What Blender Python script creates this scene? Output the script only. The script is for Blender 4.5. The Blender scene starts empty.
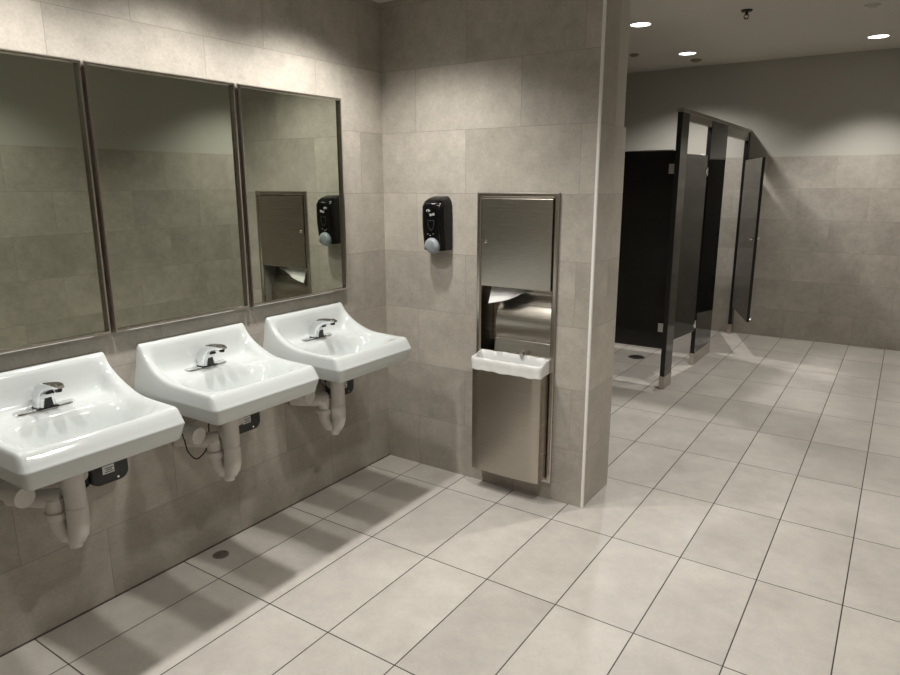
import bpy, bmesh, math, random
from mathutils import Vector, Matrix
random.seed(4)
SC = bpy.context.scene
COL = SC.collection
PI = math.pi

# ------------------------------------------------------------------ materials
def node_mat(name):
    m = bpy.data.materials.new(name)
    m.use_nodes = True
    nt = m.node_tree
    b = nt.nodes['Principled BSDF']
    return m, nt, b

def N(nt, typ, **kw):
    n = nt.nodes.new(typ)
    for k, v in kw.items():
        setattr(n, k, v)
    return n

def mix(nt, fac, a, b, blend='MIX'):
    n = N(nt, 'ShaderNodeMix', data_type='RGBA', blend_type=blend)
    for sock, val in ((n.inputs[0], fac), (n.inputs[6], a), (n.inputs[7], b)):
        if isinstance(val, bpy.types.NodeSocket):
            nt.links.new(val, sock)
        else:
            sock.default_value = val if not isinstance(val, tuple) else (*val, 1) if len(val) == 3 else val
    return n.outputs[2]

def maprange(nt, v, a, b, c, d):
    n = N(nt, 'ShaderNodeMapRange')
    nt.links.new(v, n.inputs[0])
    for i, x in enumerate((a, b, c, d)):
        n.inputs[i + 1].default_value = x
    return n.outputs[0]

def noise(nt, vec, scale, detail=4, rough=.55):
    n = N(nt, 'ShaderNodeTexNoise')
    n.inputs['Scale'].default_value = scale
    n.inputs['Detail'].default_value = detail
    n.inputs['Roughness'].default_value = rough
    nt.links.new(vec, n.inputs['Vector'])
    return n.outputs[0]

def tile_mat(name, bw, rh, off, mortar, ca, cb, grout, rough, tint=.10, stain=.16, bump=.15):
    """ceramic tile with concrete look; UVs are metres along the surface"""
    m, nt, b = node_mat(name)
    uv = N(nt, 'ShaderNodeUVMap').outputs[0]
    br = N(nt, 'ShaderNodeTexBrick', offset=off, offset_frequency=2, squash=1)
    br.inputs['Color1'].default_value = (0, 0, 0, 1)
    br.inputs['Color2'].default_value = (1, 1, 1, 1)
    br.inputs['Mortar'].default_value = (.5, .5, .5, 1)
    br.inputs['Scale'].default_value = 1
    br.inputs['Mortar Size'].default_value = mortar
    br.inputs['Mortar Smooth'].default_value = .15
    br.inputs['Bias'].default_value = 0
    br.inputs['Brick Width'].default_value = bw
    br.inputs['Row Height'].default_value = rh
    nt.links.new(uv, br.inputs['Vector'])
    rnd = br.outputs['Color']
    # every tile carries a different piece of the cement pattern
    sc = N(nt, 'ShaderNodeVectorMath', operation='MULTIPLY')
    nt.links.new(rnd, sc.inputs[0]); sc.inputs[1].default_value = (13.7, 7.3, 21.1)
    ad = N(nt, 'ShaderNodeVectorMath', operation='ADD')
    nt.links.new(uv, ad.inputs[0]); nt.links.new(sc.outputs[0], ad.inputs[1])
    v = ad.outputs[0]
    n1 = noise(nt, v, 2.6, 6, .62)
    n2 = noise(nt, v, 14, 5, .7)
    n3 = noise(nt, v, 90, 3, .7)
    base = mix(nt, maprange(nt, n1, .3, .7, 0, 1), ca, cb)
    t = N(nt, 'ShaderNodeMath', operation='MULTIPLY_ADD')
    sx = N(nt, 'ShaderNodeSeparateColor'); nt.links.new(rnd, sx.inputs[0])
    nt.links.new(sx.outputs[0], t.inputs[0]); t.inputs[1].default_value = tint; t.inputs[2].default_value = 1 - tint / 2
    m2 = N(nt, 'ShaderNodeMath', operation='MULTIPLY')
    nt.links.new(maprange(nt, n2, .25, .75, 1 - stain, 1 + stain), m2.inputs[0])
    nt.links.new(t.outputs[0], m2.inputs[1])
    m3 = N(nt, 'ShaderNodeMath', operation='MULTIPLY')
    nt.links.new(maprange(nt, n3, .25, .75, 1 - stain * .7, 1 + stain * .7), m3.inputs[0])
    nt.links.new(m2.outputs[0], m3.inputs[1])
    col = N(nt, 'ShaderNodeVectorMath', operation='SCALE')
    nt.links.new(base, col.inputs[0]); nt.links.new(m3.outputs[0], col.inputs['Scale'])
    final = mix(nt, br.outputs['Fac'], col.outputs[0], grout)
    nt.links.new(final, b.inputs['Base Color'])
    rr = maprange(nt, n2, .2, .8, rough - .06, rough + .08)
    nt.links.new(rr, b.inputs['Roughness'])
    b.inputs['Specular IOR Level'].default_value = .4
    bp = N(nt, 'ShaderNodeBump'); bp.inputs['Strength'].default_value = bump
    bp.inputs['Distance'].default_value = .002
    h = N(nt, 'ShaderNodeMath', operation='MULTIPLY_ADD')
    nt.links.new(br.outputs['Fac'], h.inputs[0]); h.inputs[1].default_value = -1.0
    nt.links.new(n3, h.inputs[2])
    nt.links.new(h.outputs[0], bp.inputs['Height'])
    nt.links.new(bp.outputs[0], b.inputs['Normal'])
    return m

def flat_mat(name, col, rough=.5, metal=0., spec=.5, var=.0, scale=8, coat=0, bump=0):
    m, nt, b = node_mat(name)
    geo = N(nt, 'ShaderNodeNewGeometry').outputs['Position']
    n = noise(nt, geo, scale, 4)
    f = maprange(nt, n, .25, .75, 1 - var, 1 + var)
    cv = N(nt, 'ShaderNodeVectorMath', operation='SCALE')
    cv.inputs[0].default_value = col
    nt.links.new(f, cv.inputs['Scale'])
    nt.links.new(cv.outputs[0], b.inputs['Base Color'])
    b.inputs['Roughness'].default_value = rough
    b.inputs['Metallic'].default_value = metal
    b.inputs['Specular IOR Level'].default_value = spec
    b.inputs['Coat Weight'].default_value = coat
    b.inputs['Coat Roughness'].default_value = .03
    if bump:
        bp = N(nt, 'ShaderNodeBump'); bp.inputs['Strength'].default_value = bump; bp.inputs['Distance'].default_value = .001
        nt.links.new(noise(nt, geo, scale * 20, 3), bp.inputs['Height']); nt.links.new(bp.outputs[0], b.inputs['Normal'])
    return m

def brushed_mat(name, col, rough, stretch):
    m, nt, b = node_mat(name)
    geo = N(nt, 'ShaderNodeNewGeometry').outputs['Position']
    mp = N(nt, 'ShaderNodeMapping'); mp.inputs['Scale'].default_value = stretch
    nt.links.new(geo, mp.inputs[0])
    n = noise(nt, mp.outputs[0], 1, 4, .7)
    cv = N(nt, 'ShaderNodeVectorMath', operation='SCALE'); cv.inputs[0].default_value = col
    nt.links.new(maprange(nt, n, .2, .8, .97, 1.03), cv.inputs['Scale'])
    nt.links.new(cv.outputs[0], b.inputs['Base Color'])
    b.inputs['Metallic'].default_value = 1
    nt.links.new(maprange(nt, n, .2, .8, rough - .01, rough + .01), b.inputs['Roughness'])
    bp = N(nt, 'ShaderNodeBump'); bp.inputs['Strength'].default_value = .012; bp.inputs['Distance'].default_value = .0006
    nt.links.new(n, bp.inputs['Height']); nt.links.new(bp.outputs[0], b.inputs['Normal'])
    return m

def emit_mat(name, col, s):
    m, nt, b = node_mat(name)
    b.inputs['Base Color'].default_value = (*col, 1)
    b.inputs['Emission Color'].default_value = (*col, 1)
    b.inputs['Emission Strength'].default_value = s
    return m

TR = .3086            # wall course height
M = dict(
    wall=tile_mat('wall_tile', .61, TR, .5, .0013, (.365, .334, .286), (.485, .448, .392), (.30, .268, .23), .42, .19, .14),
    floor=tile_mat('floor_tile', .305, .6045, 0., .0025, (.485, .453, .41), (.625, .59, .538), (.045, .038, .032), .36, .09, .07),
    paint=flat_mat('cream_paint', (.52, .502, .445), .7, var=.015, scale=3),
    ceil=flat_mat('ceiling_paint', (.70, .668, .608), .85, var=.01, scale=3),
    trim=flat_mat('pale_edge_trim', (.86, .84, .80), .35, var=.03),
    caulk=flat_mat('dirty_caulk', (.09, .078, .066), .8, var=.3, scale=20),
    china=flat_mat('white_porcelain', (.60, .63, .62), .09, spec=.5, var=.006, coat=.4),
    chrome=flat_mat('chrome', (.80, .81, .82), .14, 1., var=.01),
    black=flat_mat('black_gloss_plastic', (.005, .005, .005), .10, spec=.3, var=.1),
    dark=flat_mat('charcoal_plastic', (.022, .024, .023), .4, var=.1),
    sensor=flat_mat('dark_window', (.01, .01, .012), .15, var=.1),
    label=flat_mat('white_label', (.75, .75, .73), .5, var=.04, scale=60),
    ink=flat_mat('label_ink', (.12, .12, .12), .6, var=.05),
    grey=flat_mat('grey_push_pad', (.30, .335, .36), .35, var=.03),
    vinyl=flat_mat('white_pipe_cover', (.70, .665, .625), .42, var=.05, scale=25),
    copper=flat_mat('copper', (.55, .24, .10), .35, 1., var=.1),
    cable=flat_mat('black_cable', (.008, .008, .008), .5, var=.1),
    steel=brushed_mat('brushed_steel', (.48, .445, .395), .27, (3, 3, 900)),
    steel_v=brushed_mat('brushed_steel_frame', (.50, .465, .42), .24, (900, 900, 4)),
    mirror=flat_mat('mirror_silver', (.60, .635, .555), .0, 1., var=0.),
    frame=brushed_mat('mirror_frame_steel', (.62, .58, .55), .16, (60, 6, 60)),
    liner=flat_mat('white_bin_liner', (.80, .80, .78), .35, var=.03, scale=30),
    paper=flat_mat('white_paper', (.86, .85, .82), .8, var=.02, scale=40),
    stall=flat_mat('black_laminate', (.0055, .0052, .0048), .07, spec=.5, var=.08, scale=30),
    edge=flat_mat('black_laminate_edge', (.004, .004, .004), .4, var=.1),
    shoe=brushed_mat('satin_shoe', (.52, .48, .43), .3, (6, 6, 400)),
    alu=flat_mat('aluminium_rail', (.42, .39, .35), .32, 1., var=.03),
    lamp=emit_mat('lamp_lens', (.95, .975, 1), 6),
    worn=flat_mat('worn_metal', (.30, .28, .25), .45, .7, var=.25, scale=60),
    bronze=flat_mat('dark_bronze', (.03, .026, .022), .35, .6, var=.1),
    tan=flat_mat('tan_plastic', (.33, .26, .20), .6, var=.1),
)

# ------------------------------------------------------------------ mesh helpers
def uvbox(bm, off=(0, 0, 0)):
    uvl = bm.loops.layers.uv.verify()
    for f in bm.faces:
        n = f.normal
        a = max(range(3), key=lambda i: abs(n[i]))
        for l in f.loops:
            c = l.vert.co
            l[uvl].uv = ((c.y + off[1], c.z + off[2]), (c.x + off[0], c.z + off[2]), (c.x + off[0], c.y + off[1]))[a]

def box(bm, x0, x1, y0, y1, z0, z1, mi=0, bev=0, seg=2):
    r = bmesh.ops.create_cube(bm, size=1, matrix=Matrix.LocRotScale(
        Vector(((x0 + x1) / 2, (y0 + y1) / 2, (z0 + z1) / 2)), None, Vector((x1 - x0, y1 - y0, z1 - z0))))
    vs = r['verts']
    fs = {f for v in vs for f in v.link_faces}
    for f in fs:
        f.material_index = mi
    if bev:
        es = list({e for v in vs for e in v.link_edges})
        bmesh.ops.bevel(bm, geom=es, offset=bev, segments=seg, profile=.5, affect='EDGES', material=-1)
    return bm

def cyl(bm, a, b, r, r2=None, n=24, caps=True, bev=0):
    a, b = Vector(a), Vector(b)
    d = b - a
    q = d.to_track_quat('Z', 'Y')
    res = bmesh.ops.create_cone(bm, cap_ends=caps, segments=n, radius1=r, radius2=r if r2 is None else r2, depth=d.length,
                                matrix=Matrix.LocRotScale((a + b) / 2, q, None))
    if bev:
        vs = set(res['verts'])
        es = [e for e in {e for v in vs for e in v.link_edges} if len(e.link_faces) == 2 and any(len(f.verts) > 4 for f in e.link_faces)]
        bmesh.ops.bevel(bm, geom=es, offset=bev, segments=3, profile=.5, affect='EDGES')
    return bm

def loft(bm, rings, closed=True, cap0=True, cap1=True):
    """rings: lists of equal length of points"""
    vr = [[bm.verts.new(p) for p in r] for r in rings]
    n = len(vr[0])
    for a, b in zip(vr, vr[1:]):
        for i in range(n if closed else n - 1):
            j = (i + 1) % n
            bm.faces.new((a[i], a[j], b[j], b[i]))
    if cap0: bm.faces.new(vr[0][::-1])
    if cap1: bm.faces.new(vr[-1])
    bmesh.ops.recalc_face_normals(bm, faces=bm.faces[:])
    return vr

def tube(bm, pts, rad, n=16, caps=True):
    pts = [Vector(p) for p in pts]
    rads = rad if isinstance(rad, (list, tuple)) else [rad] * len(pts)
    rings = []
    up = None
    for i, p in enumerate(pts):
        t = (pts[min(i + 1, len(pts) - 1)] - pts[max(i - 1, 0)]).normalized()
        if up is None:
            up = t.orthogonal().normalized()
        up = (up - t * up.dot(t)).normalized()
        s = t.cross(up)
        rings.append([p + (up * math.cos(2 * PI * k / n) + s * math.sin(2 * PI * k / n)) * rads[i] for k in range(n)])
    loft(bm, rings, True, caps, caps)
    return bm

def arc_pts(pts, per=8):
    """Catmull-Rom through points"""
    P = [Vector(p) for p in pts]
    P = [P[0] * 2 - P[1]] + P + [P[-1] * 2 - P[-2]]
    out = []
    for i in range(1, len(P) - 2):
        for k in range(per):
            t = k / per
            a, b, c, d = P[i - 1:i + 3]
            out.append(.5 * ((2 * b) + (c - a) * t + (2 * a - 5 * b + 4 * c - d) * t * t + (3 * b - a - 3 * c + d) * t ** 3))
    out.append(P[-2])
    return out

def obj(name, bm, mats, parent=None, smooth=None, uvoff=(0, 0, 0), uv=False):
    if uv:
        bm.normal_update(); uvbox(bm, uvoff)
    me = bpy.data.meshes.new(name)
    bm.normal_update()
    bm.to_mesh(me); bm.free()
    for m in (mats if isinstance(mats, (list, tuple)) else [mats]):
        me.materials.append(m)
    o = bpy.data.objects.new(name, me)
    COL.objects.link(o)
    if parent: o.parent = parent
    if smooth is not None:
        for p in me.polygons: p.use_smooth = True
        if smooth < 179:
            me.set_sharp_from_angle(angle=math.radians(smooth))
    return o

def tag(o, label, cat, group=None, kind=None):
    o['label'] = label
    o['category'] = cat
    if group: o['group'] = group
    if kind: o['kind'] = kind
    return o

def thing(name, loc, label, cat, group=None, rz=0):
    o = bpy.data.objects.new(name, None)
    o.empty_display_size = .1
    o.location = loc; o.rotation_euler = (0, 0, rz)
    COL.objects.link(o)
    return tag(o, label, cat, group)

def copy_tree(o, parent=None):
    c = o.copy(); COL.objects.link(c)
    if parent: c.parent = parent
    for ch in list(o.children):
        copy_tree(ch, c)
    return c

B = bmesh.new
def struct(name, bm, mats, label, cat, uvoff=(0, 0, 0)):
    return tag(obj(name, bm, mats, uv=True, uvoff=uvoff), label, cat, kind='structure')

# ------------------------------------------------------------------ the room
XR, YB, YF, ZC, ZS = 2.75, 4.70, -4.6, 2.76, 2.48
CEX, TH, ZT = 1.224, .335, 1.834
VO = .0176            # first course is cut
struct('floor', box(B(), -.9, XR + .2, YF - .2, YB + .2, -.1, 0), M['floor'],
       'grey beige cement look tiled floor with thin dark grout', 'floor', (-.2308, .189, 0))
struct('ceiling', box(B(), -.9, XR + .2, YF - .2, YB + .2, ZC, ZC + .1), M['ceil'],
       'plain painted ceiling over the stalls and walkway', 'ceiling')
struct('ceiling_soffit', box(B(), 0, 1.2, YF, 0, ZS, ZC), M['ceil'],
       'lower painted ceiling above the sinks', 'ceiling')
struct('wall_left', box(B(), -.2, 0, YF - .2, 0, 0, ZC), M['wall'],
       'taupe tiled wall carrying the mirrors and sinks', 'wall', (0, .178, VO))
# partition wall with a pocket for the towel dispenser
DX0, DX1, DZ0, DZ1 = .63, 1.024, .105, 1.508
b = B()
TS = .19              # above the painted part the tile reaches only this far around the end
def pw(x0, x1, y0, y1, z0, z1, mi=0): box(b, x0, x1, y0, y1, z0, z1, mi)
pw(-.9, DX0, 0, .14, 0, ZC); pw(DX1, CEX, 0, .14, 0, ZC)
pw(DX0, DX1, 0, .14, 0, DZ0); pw(DX0, DX1, 0, .14, DZ1, ZC)
pw(-.9, CEX, .14, TS, 0, ZC)
pw(-.9, CEX, TS, TH, 0, ZT)
pw(-.9, CEX - .008, TS, TH - .008, ZT, ZC, 1)
struct('wall_partition', b, [M['wall'], M['paint']], 'tiled partition wall ending in a free standing end', 'wall', (-.53, -.19 + .61, VO))
def tiled_wall(name, x0, x1, y0, y1, ax, s, off, label):
    b = B(); box(b, x0, x1, y0, y1, 0, ZT, 0)
    q = [x0, x1, y0, y1]
    q[ax] += s * .003
    box(b, *q, ZT, ZC, 1)
    return struct(name, b, [M['wall'], M['paint']], label, 'wall', off)
tiled_wall('wall_back', -.9, XR + .2, YB, YB + .2, 2, 1, (-1.155, 0, VO), 'far wall tiled below and painted cream above')
tiled_wall('wall_right', XR, XR + .2, YF - .2, YB, 0, 1, (0, .1, VO), 'right wall opposite the mirrors, tiled below and cream above')
tiled_wall('wall_front', 0, XR, YF - .2, YF, 3, -1, (0, 0, VO), 'wall behind the viewpoint, tiled below and cream above')
tiled_wall('wall_stall', -.9, -.7, TH, YB, 1, -1, (0, 0, VO), 'side wall behind the toilet stalls, tiled below and cream above')
struct('trim_1', box(B(), CEX - .009, CEX + .0035, -.0035, .009, 0, ZC, bev=.0015), M['trim'],
       'pale vertical edge strip on the corner of the partition wall', 'trim')
b = B(); box(b, 0, .004, YF, 0, 0, .005)
struct('trim_2', b, M['caulk'], 'dirty caulk joint where the sink wall meets the floor', 'trim')

# ------------------------------------------------------------------ mirrors
def make_mirror(y0, y1, label):
    z0, z1 = 1.04, 1.98
    w, h = y1 - y0, z1 - z0
    t = thing('wall_mirror', (0, y0, z0), label, 'mirror', 'framed mirrors above the sinks')
    b = B(); box(b, .002, .010, .006, w - .006, .006, h - .006)
    obj('mirror_glass', b, M['mirror'], t)
    b = B()
    # channel frame: section runs outer wall side -> outer lip -> inner lip -> glass
    prof = [(0, .0), (0, .020), (.0045, .0245), (.0105, .0245), (.0115, .0225), (.0115, .010), (.009, .001)]
    corners = [(0, 0, 1, 1), (w, 0, -1, 1), (w, h, -1, -1), (0, h, 1, -1)]
    rings = []
    for (cy, cz, sy, sz) in corners + corners[:1]:
        rings.append([Vector((px + .001, cy + sy * pi, cz + sz * pi)) for (pi, px) in prof])
    vr = [[b.verts.new(p) for p in r] for r in rings[:4]]
    n = len(prof)
    for k in range(4):
        A, C2 = vr[k], vr[(k + 1) % 4]
        for i in range(n):
            j = (i + 1) % n
            b.faces.new((A[i], A[j], C2[j], C2[i]))
    bmesh.ops.recalc_face_normals(b, faces=b.faces[:])
    obj('mirror_frame', b, M['frame'], t)
    return t
make_mirror(-.960, -.337, 'steel framed wall mirror nearest the corner, reflecting the towel dispenser')
make_mirror(-1.597, -.974, 'steel framed wall mirror in the middle of the row, over the second sink')
make_mirror(-2.234, -1.608, 'steel framed wall mirror cut off by the left edge of the photo')

# ------------------------------------------------------------------ sinks
def lerp_tab(tab, x):
    if x <= tab[0][0]: return tab[0][1]
    for (a, u), (c, v) in zip(tab, tab[1:]):
        if x <= c:
            t = (x - a) / (c - a)
            return u + (v - u) * t
    return tab[-1][1]
def cr_tab(tab):
    """smooth version of a table: sampled Catmull-Rom"""
    pts = arc_pts([(a, b, 0) for a, b in tab], 6)
    return [(p.x, p.y) for p in pts]
def sst(a, b, x):
    t = max(0, min(1, (x - a) / (b - a)))
    return t * t * (3 - 2 * t)
RIM = cr_tab([(0, .977), (.016, .972), (.035, .944), (.075, .906), (.127, .876), (.20, .854), (.30, .847), (.45, .845)])
LED = cr_tab([(0, .977), (.020, .974), (.030, .955), (.040, .910), (.052, .872), (.068, .853), (.09, .847), (.14, .8455), (.2, .842), (.38, .841), (.45, .845)])
RIM[:6] = [(0, .977), (.008, .977), (.014, .9745)] + [(.018, .969)]  + []
def sink_h(x, y):
    ay = abs(y)
    rim = lerp_tab(RIM, x)
    a = sst(.232, .188, ay)
    z = rim + (lerp_tab(LED, x) - rim) * a
    # bowl
    r = ((abs(x - .284) / .134) ** 3.0 + (ay / .228) ** 3.0) ** (1 / 3.0)
    z -= .125 * sst(1.0, .42, r)
    z -= .004 * sst(1.03, .95, r)
    return z
def make_basin(b):
    HX, HY = .424, .243
    xs = [0, .006, .012, .018, .024, .030, .037, .045, .053, .062, .072, .084]
    while xs[-1] < HX - .004: xs.append(xs[-1] + .0125)
    xs[-1] = HX
    ny = 48
    ys = [-HY + 2 * HY * k / ny for k in range(ny + 1)]
    g = [[b.verts.new((x, y, sink_h(x, y))) for y in ys] for x in xs]
    for i in range(len(xs) - 1):
        for j in range(ny):
            b.faces.new((g[i][j], g[i + 1][j], g[i + 1][j + 1], g[i][j + 1]))
    # boundary: left side back->front, front, right side front->back
    nx = len(xs)
    loop = [(g[i][0], 'l') for i in range(nx)] + [(g[nx - 1][j], 'f') for j in range(1, ny)] + [(g[i][ny], 'r') for i in range(nx - 1, -1, -1)]
    prev = [v for v, _ in loop]
    base = [(v.co.copy(), s) for v, s in loop]
    def ring(o, of, zf, rc):
        out = []
        for c, s in base:
            fx = c.x / HX; fy = c.y / HY
            x = c.x + fx * of
            y = c.y + fy * o
            # small round on the plan corner
            cx, cy = HX + of, HY + o
            dx, dy = cx - x, cy - abs(y)
            if dx < rc and dy < rc:
                vx, vy = rc - dx, rc - dy
                l = max(vx, vy)
                d = math.hypot(vx, vy)
                if d > 1e-6:
                    x = cx - rc + vx / d * l; y = math.copysign(cy - rc + vy / d * l, y)
            # flare of the shoulders towards the wall
            fl = sst(.30, .02, c.x) * sst(.95, .80, zf(c)) * .018
            y += math.copysign(fl, y) * (abs(fy) > .98)
            out.append((x, y, zf(c)))
        return out
    def H(c): return c.z
    def rd(k):       # the shoulders are rounded more generously than the front rim
        return lambda c: c.z - k * (1 + 1.1 * sst(.86, .95, c.z))
    rings = [
        (.0030, rd(.0010)),
        (.0060, rd(.0036)),
        (.0082, rd(.0080)),
        (.0098, rd(.0140)),
        (.0122, lambda c: .812 + (c.z - .845) * .62),
        (.0150, lambda c: .7975 + (c.z - .845) * .25),
        (.0156, lambda c: .7935 + (c.z - .845) * .10),
        (.0150, lambda c: .789),
        (.0100, lambda c: .770),
        (.0035, lambda c: .739),
        (-.001, lambda c: .7345),
        (-.006, lambda c: .7335),
        (-.03, lambda c: .736),
        (-.08, lambda c: .705),
        (-.14, lambda c: .690),
    ]
    for (o, zf), of in zip(rings, (.003, .007, .012, .017, .029, .037, .040, .0395, .034, .027, .022, .017, -.01, -.07, -.14)):
        cur = [b.verts.new(p) for p in ring(o, of, zf, min(.018, max(.003, o * 1.25) if o > 0 and zf(base[0][0]) > .79 else .018))]
        for i in range(len(cur) - 1):
            b.faces.new((prev[i], prev[i + 1], cur[i + 1], cur[i]))
        prev = cur
    b.faces.new(prev[::-1])
    bmesh.ops.holes_fill(b, edges=[e for e in b.edges if e.is_boundary], sides=0)
    bmesh.ops.recalc_face_normals(b, faces=b.faces[:])

def stadium(cx, cy, hx, hy, z, n=10):
    """rounded bar along y"""
    pts = []
    L = hy - hx
    for k in range(n + 1):
        a = PI * k / n
        pts.append((cx + hx * math.cos(a), cy + L + hx * math.sin(a), z))
    for k in range(n + 1):
        a = PI + PI * k / n
        pts.append((cx + hx * math.cos(a), cy - L + hx * math.sin(a), z))
    return pts

def make_sink(loc, label):
    t = thing('wall_sink', loc, label, 'sink', 'wall hung sinks')
    zb = loc[2]
    def sh(bm):
        bmesh.ops.translate(bm, verts=bm.verts[:], vec=(0, 0, -zb)); return bm
    b = B(); make_basin(b)
    obj('basin', sh(b), M['china'], t, 60)
    # faucet
    zd = .8455
    fy = -.008
    b = B()
    fx = .078
    rings = [stadium(fx, fy, hx, hy, zd + z) for hx, hy, z in ((.0265, .098, -.004), (.0265, .098, .004), (.0255, .097, .0062), (.0225, .094, .0075))]
    loft(b, rings)
    fa = obj('faucet', sh(b), M['chrome'], t, 40)
    # spout: cross sections along an arch
    b = B()
    path = [(.078, .007), (.079, .024), (.084, .046), (.097, .066), (.118, .0805), (.143, .0885), (.170, .093), (.194, .0955), (.209, .0955)]
    hw = [.031, .030, .0285, .0265, .024, .0215, .0195, .0175, .011]
    ht = [.034, .0335, .031, .0265, .021, .016, .012, .0095, .005]
    rings = []
    for i, (x, z) in enumerate(path):
        p0 = path[max(i - 1, 0)]; p1 = path[min(i + 1, len(path) - 1)]
        tx, tz = p1[0] - p0[0], p1[1] - p0[1]
        l = math.hypot(tx, tz); tx /= l; tz /= l
        nx_, nz_ = tz, -tx      # towards the front / underside
        r = []
        for k in range(24):
            a = 2 * PI * k / 24
            ca, sa = math.cos(a), math.sin(a)
            e = 2 / 3.4
            u = math.copysign(abs(ca) ** e, ca); v = math.copysign(abs(sa) ** e, sa)
            r.append((x + nx_ * u * ht[i], fy + v * hw[i], zd + z + nz_ * u * ht[i]))
        rings.append(r)
    loft(b, rings)
    sp = obj('spout', sh(b), M['chrome'], fa, 50)
    b = B(); box(b, .042, .1145, fy - .0335, fy + .0335, zd + .006, zd + .0115, bev=.002)
    obj('base_gasket', sh(b), M['sensor'], fa)
    b = B()
    r0 = [(.1105, fy - .0165, zd + .011), (.1105, fy + .0165, zd + .011), (.1115, fy + .011, zd + .043), (.1115, fy - .011, zd + .043)]
    r1 = [(.1140, fy - .0155, zd + .013), (.1140, fy + .0155, zd + .013), (.1160, fy + .010, zd + .042), (.1160, fy - .010, zd + .042)]
    loft(b, [r0, r1])
    obj('sensor_window', sh(b), M['sensor'], fa)
    b = B(); cyl(b, (.190, fy, zd + .088), (.190, fy, zd + .077), .0115, .0105, 20, bev=.001)
    obj('aerator', sh(b), M['sensor'], fa, 40)
    b = B()
    box(b, .128, .136, fy - .013, fy + .013, zd + .0605, zd + .0655, bev=.001)
    obj('sensor_eye', sh(b), M['sensor'], fa)
    b = B(); cyl(b, (.284, 0, .7145), (.284, 0, .7195), .028, .026, 28, bev=.001); 
    obj('drain_strainer', sh(b), M['chrome'], t, 40)
    # white padded drain covers
    b = B()
    tx, ty = .205, -.008
    tube(b, [(tx, ty, .70), (tx, ty, .60), (tx, ty, .53), (tx, ty, .475), (tx - .001, ty, .455), (tx - .006, ty - .002, .430), (tx - .014, ty - .006, .408), (tx - .019, ty - .009, .398), (tx - .021, ty - .010, .380), (tx - .021, ty - .010, .378)],
         [.033, .0335, .034, .0345, .0345, .033, .029, .0235, .0225, .020], 24)
    for z in (.645, .525):
        cyl(b, (tx, ty, z - .002), (tx, ty, z + .002), .0355, n=24)
    tp = obj('drain_cover', sh(b), M['vinyl'], t, 45)
    ax, ay = tx - .058, ty - .040
    b = B()
    tube(b, arc_pts([(tx - .017, ty - .009, .402), (tx - .034, ty - .022, .417), (ax + .006, ay + .004, .447), (ax, ay, .478), (ax, ay, .500)], 5), [.022] * 5 + [.027] * 5 + [.028] * 11, 20)
    obj('trap_bend', sh(b), M['vinyl'], tp, 45)
    b = B()
    cyl(b, (ax, ay, .484), (ax, ay, .510), .0365, n=24, bev=.003)
    obj('slip_nut', sh(b), M['vinyl'], tp, 40)
    b = B()
    tube(b, arc_pts([(ax + .012, ay + .02, .556), (ax - .004, ay + .003, .554), (ax - .03, ay - .014, .552), (ax - .07, ay - .035, .552), (.004, ay - .070, .552)], 4), .032, 20)
    tube(b, [(ax, ay, .505), (ax, ay, .556)], .030, 20)
    obj('wall_arm', sh(b), M['vinyl'], tp, 45)
    for s, lab, pts in ((-1, 'valve_cover', [(.004, -.150, .598), (.06, -.145, .597), (.150, -.135, .593)]),
                        (1, 'valve_cover', [(.004, .11, .60), (.05, .098, .595), (.112, .078, .588)])):
        b = B(); tube(b, pts, [.030, .033, .034] if s < 0 else [.026, .029, .030], 24)
        obj(lab, sh(b), M['vinyl'], t, 45)
    return t

SY = (-.626, -1.257, -1.889)
s3 = make_sink((0, SY[0], .69), 'white wall hung sink nearest the corner and the soap dispenser')
s2 = copy_tree(s3); s2.location.y = SY[1]; s2['label'] = 'white wall hung middle sink with a loop of black wire below'
def shift(root, name, nth, dy):
    [c for c in root.children if c.name.split('.')[0] == name][nth].location.y += dy
shift(s2, 'valve_cover', 0, .018); shift(s2, 'valve_cover', 1, .022)
s1 = copy_tree(s3); s1.location.y = SY[2]; s1['label'] = 'white wall hung sink in front, cut off by the left edge'
shift(s1, 'valve_cover', 1, -.022)
b = B()
tube(b, arc_pts([(.10, -.175, -.085), (.105, -.170, -.12), (.105, -.160, -.165), (.11, -.130, -.205), (.115, -.095, -.190), (.12, -.075, -.15), (.12, -.067, -.11), (.12, -.065, -.03)], 8), .0028, 8)
obj('sensor_wire', b, M['cable'], s2, 60).location.y = .018
b = B(); tube(b, [(.055, .12, -.165), (.065, .115, -.13), (.075, .11, -.09)], .010, 14); cyl(b, (.055, .12, -.165), (.058, .118, -.148), .014, n=6)
obj('supply_fitting', b, M['copper'], s2, 40)

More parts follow.
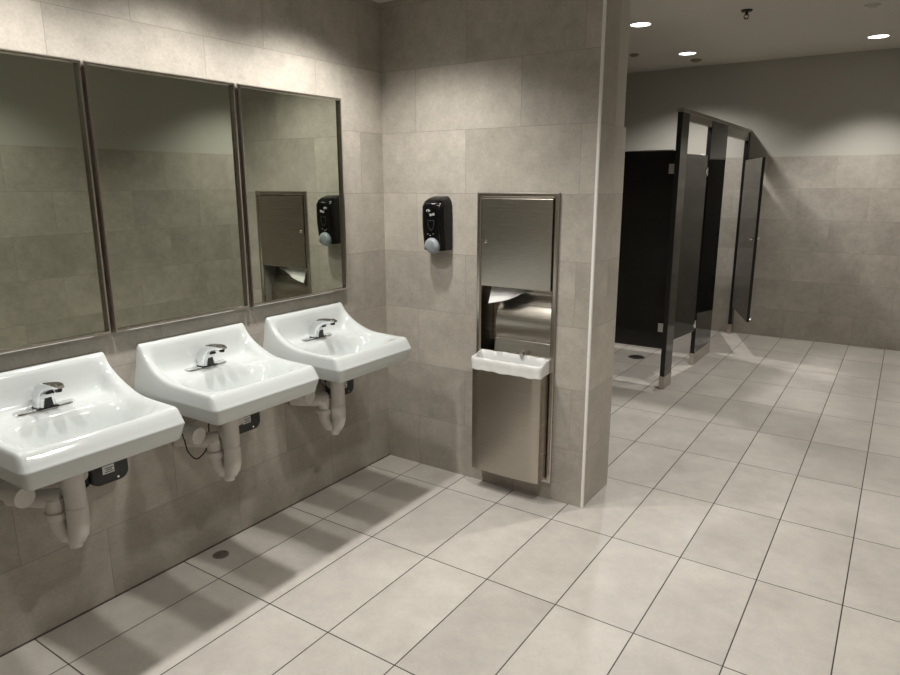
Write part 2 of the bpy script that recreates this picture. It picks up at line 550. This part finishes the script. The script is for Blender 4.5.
# sensor control boxes under the sinks
def make_control(loc, label):
    t = thing('control_box', loc, label, 'control box', 'sensor control boxes under the sinks')
    # rounded box facing +x: section in y,z
    def sec(x, s):
        r = []
        hy, hz, rr = .072 * s, .064 * s, .034 * s
        for k, (sy, sz) in enumerate(((1, 1), (-1, 1), (-1, -1), (1, -1))):
            for i in range(7):
                a = PI / 2 * k + PI / 2 * i / 6
                r.append((x, sy * (hy - rr) + rr * math.cos(a), sz * (hz - rr) + rr * math.sin(a)))
        return r
    b = B(); loft(b, [sec(.001, .96), sec(.02, 1), (sec(.058, 1)), sec(.066, .97), sec(.070, .90)])
    obj('housing', b, M['dark'], t, 40)
    b = B(); box(b, .0695, .0712, -.030, .014, -.022, .008)
    lab = obj('label_plate', b, M['label'], t)
    b = B()
    for k in range(3):
        box(b, .0710, .0716, -.022 + .004 * (k % 2), .012 - .006 * (k == 1), .0 - .0175 + k * .0075, -.014 + k * .0075)
    obj('label_print', b, M['ink'], lab)
    b = B(); cyl(b, (.066, .026, -.048), (.071, .026, -.048), .004, n=10)
    obj('screw', b, M['chrome'], t)
    b = B(); cyl(b, (.066, -.003, .048), (.071, -.003, .048), .003, n=10)
    obj('screw', b, M['chrome'], t)
    b = B()
    tube(b, arc_pts([(.03, -.06, -.02), (.035, -.085, -.03), (.05, -.105, -.01), (.05, -.12, .05)], 6), .007, 10)
    tube(b, arc_pts([(.03, -.05, -.04), (.04, -.08, -.055), (.06, -.10, -.04), (.06, -.11, .04)], 6), .005, 10)
    box(b, .02, .05, -.085, -.055, -.045, .01, bev=.004)
    obj('cable_connector', b, M['cable'], t, 50)
    return t
c3 = make_control((0, SY[0] + .190, .562), 'black rounded control box under the sink nearest the corner')
c2 = copy_tree(c3); c2.location = (0, SY[1] + .190, .562); c2['label'] = 'black rounded control box with white label under the middle sink'
c1 = copy_tree(c3); c1.location = (0, SY[2] + .190, .562); c1['label'] = 'black rounded control box with white label under the front left sink'

# ------------------------------------------------------------------ soap dispenser
t = thing('soap_dispenser', (.385, 0, 1.24), 'glossy black soap dispenser with grey push pad on the tiled wall', 'soap dispenser')
b = B()
rings = []
H_ = .272
for k, z in enumerate([0, .004, .02, .06, .12, .18, .22, .245, .258, .266, .270, .272]):
    f = z / H_
    dep = .098 - .014 * sst(.0, 1, abs(f - .5) * 2) * (f < .5)
    tp = max(0., (z - .205) / (H_ - .205))
    dep2 = dep * math.sqrt(max(0.02, 1 - tp ** 2.6))
    hw = .066 * (1 - .40 * tp ** 3.2)
    if z < .012: hw *= .97
    z0 = z
    r = []
    n = 10
    rr = min(.024, dep2 * .6)
    r.append((-hw, -.0005, z0)); 
    for i in range(n + 1):
        a = PI / 2 * i / n
        r.append((-hw + rr - rr * math.cos(a), -dep2 + rr - rr * math.sin(a), z0))
    for i in range(n + 1):
        a = PI / 2 * i / n
        r.append((hw - rr + rr * math.sin(a), -dep2 + rr - rr * math.cos(a), z0))
    r.append((hw, -.0005, z0))
    rings.append(r)
loft(b, rings)
obj('housing', b, M['black'], t, 50)
b = B()
rings = []
for d, s in ((-.070, 1.0), (-.092, 1.0), (-.100, .96), (-.106, .85), (-.109, .6)):
    r = []
    for k in range(32):
        a = 2 * PI * k / 32
        u, v = math.cos(a), math.sin(a)
        y_ = d + .018 * (-(v) * .9 if v < 0 else 0) * 1.0
        r.append((u * .044 * s, y_, .018 + v * (.047 if v > 0 else .034) * s))
    rings.append(r)
loft(b, rings)
obj('push_pad', b, M['grey'], t, 60)
b = B()    # teardrop level window outline
o_ = [(-.021, .138), (.021, .138), (.020, .112), (.013, .094), (.0, .082), (-.013, .094), (-.020, .112)]
i_ = [(x * .80, .112 + (z - .112) * .80) for x, z in o_]
vo = [b.verts.new((x, -.0992, z + .016)) for x, z in o_]; vi = [b.verts.new((x, -.0992, z + .016)) for x, z in i_]
for k in range(7):
    j = (k + 1) % 7
    b.faces.new((vo[k], vo[j], vi[j], vi[k]))
r = bmesh.ops.extrude_face_region(b, geom=b.faces[:]); bmesh.ops.translate(b, verts=[v for v in r['geom'] if isinstance(v, bmesh.types.BMVert)], vec=(0, .004, 0))
bmesh.ops.recalc_face_normals(b, faces=b.faces[:])
obj('level_window', b, M['dark'], t)
b = B()    # pale printed mark: two short rows and three dots
def stroke(x0, z0, x1, z1, w=.0013):
    d = Vector((x1 - x0, 0, z1 - z0)); nrm = Vector((-d.z, 0, d.x)).normalized() * w
    p0, p1 = Vector((x0, -.0992, z0 + .017)), Vector((x1, -.0992, z1 + .017))
    loft(b, [[p0 + nrm, p0 - nrm, p1 - nrm, p1 + nrm], [q + Vector((0, .003, 0)) for q in (p0 + nrm, p0 - nrm, p1 - nrm, p1 + nrm)]])
for s in ((-.028, .186, -.012, .190), (-.026, .179, -.026, .186), (-.016, .178, -.014, .189), (-.009, .179, -.006, .187), (-.010, .166, .0, .168), (.0, .158, .001, .168), (-.008, .159, .0, .158),
          (.006, .159, .007, .168), (.006, .168, .014, .170), (.014, .160, .015, .170), (.019, .160, .020, .174)):
    stroke(*s)
obj('printed_mark', b, M['label'], t)
b = B()
for s in ((-.022, .066, -.019, .066), (-.008, .060, -.004, .060), (.011, .068, .014, .068)):
    stroke(*s, .0012)
obj('printed_mark', b, M['label'], t)

# ------------------------------------------------------------------ towel dispenser / waste unit
X0, X1, Z0, Z1 = .605, 1.050, .087, 1.532
t = thing('towel_dispenser', (0, 0, 0), 'tall stainless steel paper towel dispenser and waste bin set in the partition wall', 'towel dispenser')
b = B()
fw = .026
# flange with a shallow raised face and a rolled edge
prof = [(0, -.0005), (0, -.008), (.004, -.013), (.018, -.013), (fw, -.006), (fw, .128)]
cor = [(X0, Z0, 1, 1), (X1, Z0, -1, 1), (X1, Z1, -1, -1), (X0, Z1, 1, -1)]
vr = [[b.verts.new((cx + sx * p, d, cz + sz * p)) for p, d in prof] for cx, cz, sx, sz in cor]
for k in range(4):
    A_, C_ = vr[k], vr[(k + 1) % 4]
    for i in range(len(prof) - 1):
        b.faces.new((A_[i], A_[i + 1], C_[i + 1], C_[i]))
b.faces.new([v[-1] for v in vr])
bmesh.ops.recalc_face_normals(b, faces=b.faces[:])
obj('frame', b, M['steel_v'], t)
# door
b = B(); box(b, .6335, 1.0205, -.014, -.002, 1.070, 1.5035, bev=.002)
box(b, .6335, 1.0205, -.002, .016, 1.070, 1.075)
d = obj('door', b, M['steel'], t)
b = B(); cyl(b, (.660, -.014, 1.294), (.660, -.021, 1.294), .009, n=20, bev=.001); cyl(b, (.660, -.021, 1.294), (.660, -.0225, 1.294), .0055, n=16)
obj('lock', b, M['chrome'], d, 40)
# towel chute: a rolled sheet behind the opening
b = B()
pr_ = [(.012, 1.069), (.080, 1.064), (.098, 1.04), (.094, 1.01), (.080, .975), (.064, .945), (.052, .915), (.046, .885), (.0445, .855), (.047, .825), (.052, .803), (.0525, .800), (.046, .797), (.0445, .79), (.034, .74), (.026, .70), (.025, .60)]
pp = [(x_, z_) for x_, z_ in pr_]
sm = [(p.x, p.y) for p in arc_pts([(a, c, 0) for a, c in pp], 5)]
loft(b, [[(.690, d_, z_) for d_, z_ in sm], [(1.0205, d_, z_) for d_, z_ in sm]], closed=False, cap0=False, cap1=False)
r = bmesh.ops.extrude_face_region(b, geom=b.faces[:]); bmesh.ops.translate(b, verts=[v for v in r['geom'] if isinstance(v, bmesh.types.BMVert)], vec=(0, .003, 0))
bmesh.ops.recalc_face_normals(b, faces=b.faces[:])
obj('towel_chute', b, M['steel'], t, 35)
b = B(); box(b, .634, .690, .118, .121, .60, 1.07)
obj('side_panel', b, M['steel'], t)
# bin
bx0, bx1, bz0, bz1 = .6345, 1.0215, .113, .704
def plan(o, z, bow=.012):
    """bin plan outline: straight back, slightly bowed front"""
    pts = [(bx1 - o, .0045 - o * 0, z), (bx1 - o, -.085 + 0, z)]
    n = 16
    for i in range(n + 1):
        f = i / n
        x = bx1 - o - (bx1 - bx0 - 2 * o) * f
        c = math.sin(PI * f)
        e = min(f, 1 - f) / .022
        rd = .007 * (1 - min(1, e)) ** 2
        pts.append((x, -.100 + o - bow * c * .6 + rd, z))
    pts += [(bx0 + o, -.085, z), (bx0 + o, .0045, z)]
    return pts
b = B()
loft(b, [plan(0, bz0), plan(0, bz1), plan(.003, bz1), plan(.003, bz0 + .003)], cap0=True, cap1=True)
wb = obj('waste_bin', b, M['steel'], t, 30)
b = B(); box(b, bx0 + .004, bx1 - .004, .006, .0185, .13, .735)
cyl(b, (.872, .004, .752), (.872, -.006, .752), .008, n=16); cyl(b, (.872, .012, .735), (.872, .012, .752), .006, n=12)
obj('bin_back', b, M['steel'], wb)
b = B(); cyl(b, (.868, -.012, .742), (.868, .004, .742), .010, n=18, bev=.0015); box(b, .861, .875, -.010, .004, .722, .738, bev=.003)
obj('bin_lock', b, M['chrome'], wb, 40)

# bin liner: plastic bag folded over the rim
def liner_ring(o, z, amp, seed, zamp=0, drop=0):
    rnd = random.Random(seed)
    pts = []
    x0, x1 = bx0 - o, bx1 + o
    yb, yf = .002 + min(0, o) * .4, -.100 - o
    P = []
    n1, n2 = 40, 10
    for i in range(n2): P.append((x1, yb + (yf - yb) * i / n2, 0, 1, 0))
    for i in range(n1): P.append((x1 + (x0 - x1) * i / n1, yf - .007 * math.sin(PI * i / n1), 1, 0, -1))
    for i in range(n2): P.append((x0, yf + (yb - yf) * i / n2, 2, -1, 0))
    for i in range(n1): P.append((x0 + (x1 - x0) * i / n1, yb, 3, 0, 1))
    ph = [rnd.uniform(0, 6.28) for _ in range(5)]
    for k, (x, y, side, nx_, ny_) in enumerate(P):
        u = 2 * PI * k / len(P)
        w = math.sin(9 * u + ph[0]) + .8 * math.sin(17 * u + ph[1]) + .7 * math.sin(31 * u + ph[2])
        w2 = math.sin(7 * u + ph[3]) + .8 * math.sin(13 * u + ph[4])
        a = amp * w * .4
        if side == 3: a = -abs(a) * .55 if o < 0 else 0
        xx, yy = x + nx_ * a, y + ny_ * a
        # round the plan corners
        rr = .016
        for cx_ in (x0 + rr, x1 - rr):
            if (x < cx_) == (cx_ < .8) and yy < yf + rr:
                vx, vy = xx - cx_, yy - (yf + rr)
                l_, d_ = max(abs(vx), abs(vy)), math.hypot(vx, vy)
                if d_ > 1e-6: xx, yy = cx_ + vx / d_ * l_, yf + rr + vy / d_ * l_
        yy = min(yy, .0035)
        zz = z + zamp * w2 * .5
        fr = max(0, min(1, (yb - y) / (yb - yf)))     # lower towards the front
        zz -= drop * fr
        pts.append((xx, yy, zz))
    return pts
b = B()
L = [liner_ring(.0042, .670, .0016, 3, .003, .014), liner_ring(.0052, .680, .0022, 4, .001, .013), liner_ring(.0036, .688, .0012, 14, .003, .013), liner_ring(.0058, .702, .0020, 4, .001, .012), liner_ring(.0050, .716, .0016, 5, .002, .012),
     liner_ring(.0040, .7285, .0012, 5, .002, .014), liner_ring(.0012, .7345, .001, 5, .003, .017), liner_ring(-.004, .7335, .0012, 6, .003, .017),
     liner_ring(-.009, .708, .0024, 7, .001, .004), liner_ring(-.015, .685, .006, 8), liner_ring(-.022, .65, .010, 9), liner_ring(-.026, .60, .014, 10), liner_ring(-.03, .54, .014, 10)]
loft(b, L, True, False, True)
obj('liner', b, M['liner'], wb, 70)

# paper towel hanging from the slot
def towel(b):
    top = [(.672, 1.066), (.72, 1.066), (.77, 1.064), (.81, 1.062), (.85, 1.060), (.90, 1.058)]
    bot = [(.671, .980), (.72, .992), (.77, 1.004), (.81, 1.020), (.85, 1.042), (.90, 1.0535)]
    fr = []
    for s in range(6):
        f = s / 5
        row = []
        for i, ((xa, za), (xb, zb)) in enumerate(zip(top, bot)):
            y = .028 - .035 * f * (1 - i / 6) + .006 * math.sin(i * 1.9 + f * 2)
            row.append((xa + (xb - xa) * f, y, za + (zb - za) * f))
        fr.append(row)
    loft(b, fr, False, False, False)
b = B(); towel(b)
r = bmesh.ops.extrude_face_region(b, geom=b.faces[:]); bmesh.ops.translate(b, verts=[v for v in r['geom'] if isinstance(v, bmesh.types.BMVert)], vec=(0, .0015, 0))
# second ply folded behind
rows = [[(.70, .034, 1.066), (.78, .034, 1.066), (.86, .036, 1.064)], [(.712, .044, 1.045), (.78, .040, 1.048), (.84, .04, 1.055)], [(.73, .050, 1.030), (.785, .046, 1.036), (.83, .044, 1.048)]]
loft(b, rows, False, False, False)
bmesh.ops.recalc_face_normals(b, faces=b.faces[:])
tag(obj('paper_towel', b, M['paper'], None, 60), 'white paper towel hanging crumpled from the steel dispenser slot', 'paper towel')

# ------------------------------------------------------------------ toilet stalls
PX0, PX1 = .932, .968
def pilaster(y0, y1, label):
    t = thing('stall_pilaster', ((PX0 + PX1) / 2, (y0 + y1) / 2, 0), label, 'pilaster', 'stall pilasters')
    h = (y1 - y0) / 2; w = (PX1 - PX0) / 2
    b = B(); box(b, -w, w, -h, h, .004, 2.075)
    for f in b.faces:
        if abs(f.normal.x) < .5: f.material_index = 1
    obj('board', b, [M['stall'], M['edge']], t)
    b = B(); e = .0025
    box(b, -w - e, w + e, -h - e, h + e, .0, .105, bev=.001)
    obj('shoe', b, M['shoe'], t)
    return t
pilaster(2.200, 2.385, 'narrow black stall pilaster nearest the camera, with a steel shoe')
pilaster(3.085, 3.665, 'wide black stall pilaster between the two stall doors')
pilaster(4.605, 4.699, 'narrow black stall pilaster against the far wall')
b = B(); box(b, PX0 - .006, PX1 + .006, 2.195, 4.699, 2.0755, 2.103, bev=.002)
box(b, PX0 + .002, PX1 - .002, 2.386, 3.084, 2.025, 2.076); box(b, PX0 + .002, PX1 - .002, 3.666, 4.604, 1.992, 2.076)
tag(obj('head_rail', b, M['alu']), 'long metal head rail along the tops of the stall pilasters', 'head rail')
def divider(y, label):
    t = thing('stall_divider', (-.7, y, .31), label, 'stall panel', 'stall divider panels')
    b = B(); box(b, 0, PX0 - .012 + .7, 0, .025, 0, 1.50)
    for f in b.faces:
        if abs(f.normal.y) < .5: f.material_index = 1
    obj('board', b, [M['stall'], M['edge']], t)
    for z in (.17, 1.37):
        b = B(); box(b, 1.578, 1.6315, -.012, .037, z - .035, z + .035, bev=.003)
        obj('bracket', b, M['chrome'], t)
    b = B(); box(b, 0, 1.60, -.003, .028, 1.50, 1.508, bev=.001)
    obj('cap_strip', b, M['alu'], t)
    return t
divider(2.262, 'black side panel of the first stall, facing the camera')
divider(3.36, 'black panel dividing the two stalls, behind the wide pilaster')
def stall_door(hinge, w, ang, label):
    """hinge point, leaf runs along local -y"""
    t = thing('stall_door', hinge, label, 'stall door', 'toilet stall doors', ang)
    b = B(); box(b, -.0125, .0125, -w, 0, 0, 1.49)
    for f in b.faces:
        if abs(f.normal.x) < .5: f.material_index = 1
    obj('leaf', b, [M['stall'], M['edge']], t)
    for z in (.06, 1.36):
        b = B(); cyl(b, (.012, .0, z - .035), (.012, .0, z + .035), .008, n=14, bev=.002); box(b, -.002, .0165, -.032, 0, z - .02, z + .02, bev=.002)
        obj('hinge', b, M['chrome'], t, 40)
    b = B(); box(b, .0125, .0165, -w + .025, -w + .055, .715, .815, bev=.0015)
    cyl(b, (.016, -w + .04, .775), (.036, -w + .04, .775), .009, n=16, bev=.002)
    cyl(b, (-.0125, -w + .05, .765), (-.040, -w + .05, .765), .010, n=16, bev=.002); box(b, -.046, -.036, -w + .01, -w + .075, .757, .773, bev=.003)
    obj('latch', b, M['chrome'], t, 40)
    return t
stall_door((.946, 3.075, .31), .68, math.radians(-7.5), 'black stall door of the first stall, almost closed')
d2 = stall_door((.964, 4.592, .31), .90, math.radians(20.0), 'black stall door of the far stall, standing open')
b = B(); cyl(b, (.0125, -.86, .02), (.03, -.86, .02), .009, n=14, bev=.002)
obj('door_stop', b, M['chrome'], d2, 40)

# ------------------------------------------------------------------ floor drains
def floor_drain(loc, r, label, mat):
    t = thing('floor_drain', loc, label, 'floor drain', 'floor drains')
    b = B(); n = 32
    def rg(rr, z): return [(rr * math.cos(2 * PI * k / n), rr * math.sin(2 * PI * k / n), z) for k in range(n)]
    loft(b, [rg(r, 0), rg(r, .002), rg(r * .94, .0032), rg(r * .78, .0032), rg(r * .76, .001)], True, False, True)
    obj('rim', b, mat, t, 40)
    b = B()
    for k in range(-2, 3):
        y = k * r * .28
        L_ = math.sqrt(max(.0, (r * .74) ** 2 - y * y))
        box(b, -L_, L_, y - r * .07, y + r * .07, .0008, .0026)
    obj('grate', b, mat, t)
    return t
floor_drain((.454, 3.085, 0), .075, 'round dark floor drain inside the first toilet stall', M['bronze'])
floor_drain((.087, -1.276, 0), .034, 'small round dark drain in the floor beneath the middle sink', M['worn'])

# ------------------------------------------------------------------ ceiling fittings
def downlight(loc, r, label, group, power, size, blend, col=(1, .972, .925), rad=.05):
    t = thing('downlight', loc, label, 'ceiling light', group)
    b = B(); n = 40
    def rg(rr, z): return [(rr * math.cos(2 * PI * k / n), rr * math.sin(2 * PI * k / n), z) for k in range(n)]
    loft(b, [rg(r * 1.16, 0), rg(r * 1.15, -.004), rg(r * 1.06, -.007), rg(r, -.005), rg(r * .99, -.001)], True, True, False)
    obj('trim_ring', b, M['ceil'], t, 40)
    b = B(); loft(b, [rg(r * .99, -.002), rg(r * .96, -.004), rg(r * .5, -.006)], True, True, True)
    obj('lens', b, M['lamp'], t, 60)
    L_ = bpy.data.lights.new('lamp', 'SPOT')
    L_.energy = power; L_.spot_size = math.radians(size); L_.spot_blend = blend; L_.color = col; L_.shadow_soft_size = rad
    o = bpy.data.objects.new('lamp', L_); COL.objects.link(o); o.parent = t; o.location = (0, 0, -.05)
    return t
for k, y in enumerate((-.62, -1.25, -1.88, -2.51)):
    downlight((.42, y, ZS), .055, 'small round recessed downlight in the low ceiling, ' + ('above the sink nearest the corner', 'above the middle sink', 'above the front sink', 'farthest from the corner')[k],
              'vanity downlights', (61, 46, 42, 42)[k], 134, .72, rad=.045)
for k, (x, y) in enumerate(((.52, 2.49), (.50, 3.885), (2.01, 4.02), (2.0, 1.22), (1.95, -1.05))):
    downlight((x, y, ZC), .075, 'round recessed downlight ' + ('over the first stall, nearest the partition wall', 'over the far stall', 'over the walkway near the far wall', 'over the middle of the walkway', 'over the floor in front of the towel dispenser')[k],
              'ceiling downlights', (96, 84, 102, 108, 76)[k], (136, 136, 108, 118, 118)[k], .8, rad=.05)
t = thing('sprinkler_head', (1.277, 2.49, ZC), 'dark pendant fire sprinkler hanging from the ceiling', 'sprinkler')
b = B(); cyl(b, (0, 0, 0), (0, 0, -.012), .040, .034, 28, bev=.002); obj('escutcheon', b, M['bronze'], t, 40)
b = B(); cyl(b, (0, 0, -.012), (0, 0, -.035), .010, n=14); tube(b, arc_pts([(.010, 0, -.03), (.016, 0, -.042), (.004, 0, -.056)], 5), .003, 8); tube(b, arc_pts([(-.010, 0, -.03), (-.016, 0, -.042), (-.004, 0, -.056)], 5), .003, 8)
obj('body', b, M['bronze'], t, 50)
b = B(); cyl(b, (0, 0, -.056), (0, 0, -.059), .015, n=20); obj('deflector', b, M['bronze'], t, 40)
def detector(loc, r, mat, label):
    t = thing('smoke_detector', loc, label, 'detector')
    b = B(); cyl(b, (0, 0, 0), (0, 0, -.014), r, r * .93, 28, bev=.003); obj('base', b, mat, t, 40)
    b = B(); cyl(b, (0, 0, -.014), (0, 0, -.024), r * .7, r * .55, 24, bev=.003); obj('cover', b, mat, t, 40)
detector((.48, 4.28, ZC), .055, M['tan'], 'small brownish detector on the ceiling by the far stall light')
detector((2.018, 2.83, ZC), .05, M['ceil'], 'small pale detector on the ceiling near the top right')
detector((.07, 3.66, ZC), .045, M['tan'], 'small brownish detector on the ceiling beside the partition end')

# ------------------------------------------------------------------ world, camera
w = bpy.data.worlds.new('world'); SC.world = w
w.use_nodes = True
w.node_tree.nodes['Background'].inputs[0].default_value = (.02, .02, .02, 1)
w.node_tree.nodes['Background'].inputs[1].default_value = 0

cam = bpy.data.cameras.new('camera')
cam.sensor_fit = 'HORIZONTAL'; cam.sensor_width = 36; cam.lens = 672.13 / 900 * 36
cam.clip_start = .05
co = bpy.data.objects.new('camera', cam); COL.objects.link(co)
R = [[0.830669, 0.556764, -0.001599], [0.122524, -0.185601, -0.974956], [-0.543117, 0.80967, -0.22239]]
mat = Matrix.Identity(4)
for i in range(3):
    mat[i][0] = R[0][i]; mat[i][1] = -R[1][i]; mat[i][2] = -R[2][i]
mat.translation = Vector((2.3893, -2.91457, 1.57153))
co.matrix_world = mat
SC.camera = co
SC.view_settings.view_transform = 'Standard'
SC.view_settings.look = 'None'
SC.view_settings.gamma = 1
SC.view_settings.exposure = -0.03
SC.cycles.use_denoising = True
SC.cycles.max_bounces = 10
SC.cycles.diffuse_bounces = 3
SC.cycles.glossy_bounces = 6
SC.cycles.caustics_reflective = False
SC.cycles.sample_clamp_indirect = 6
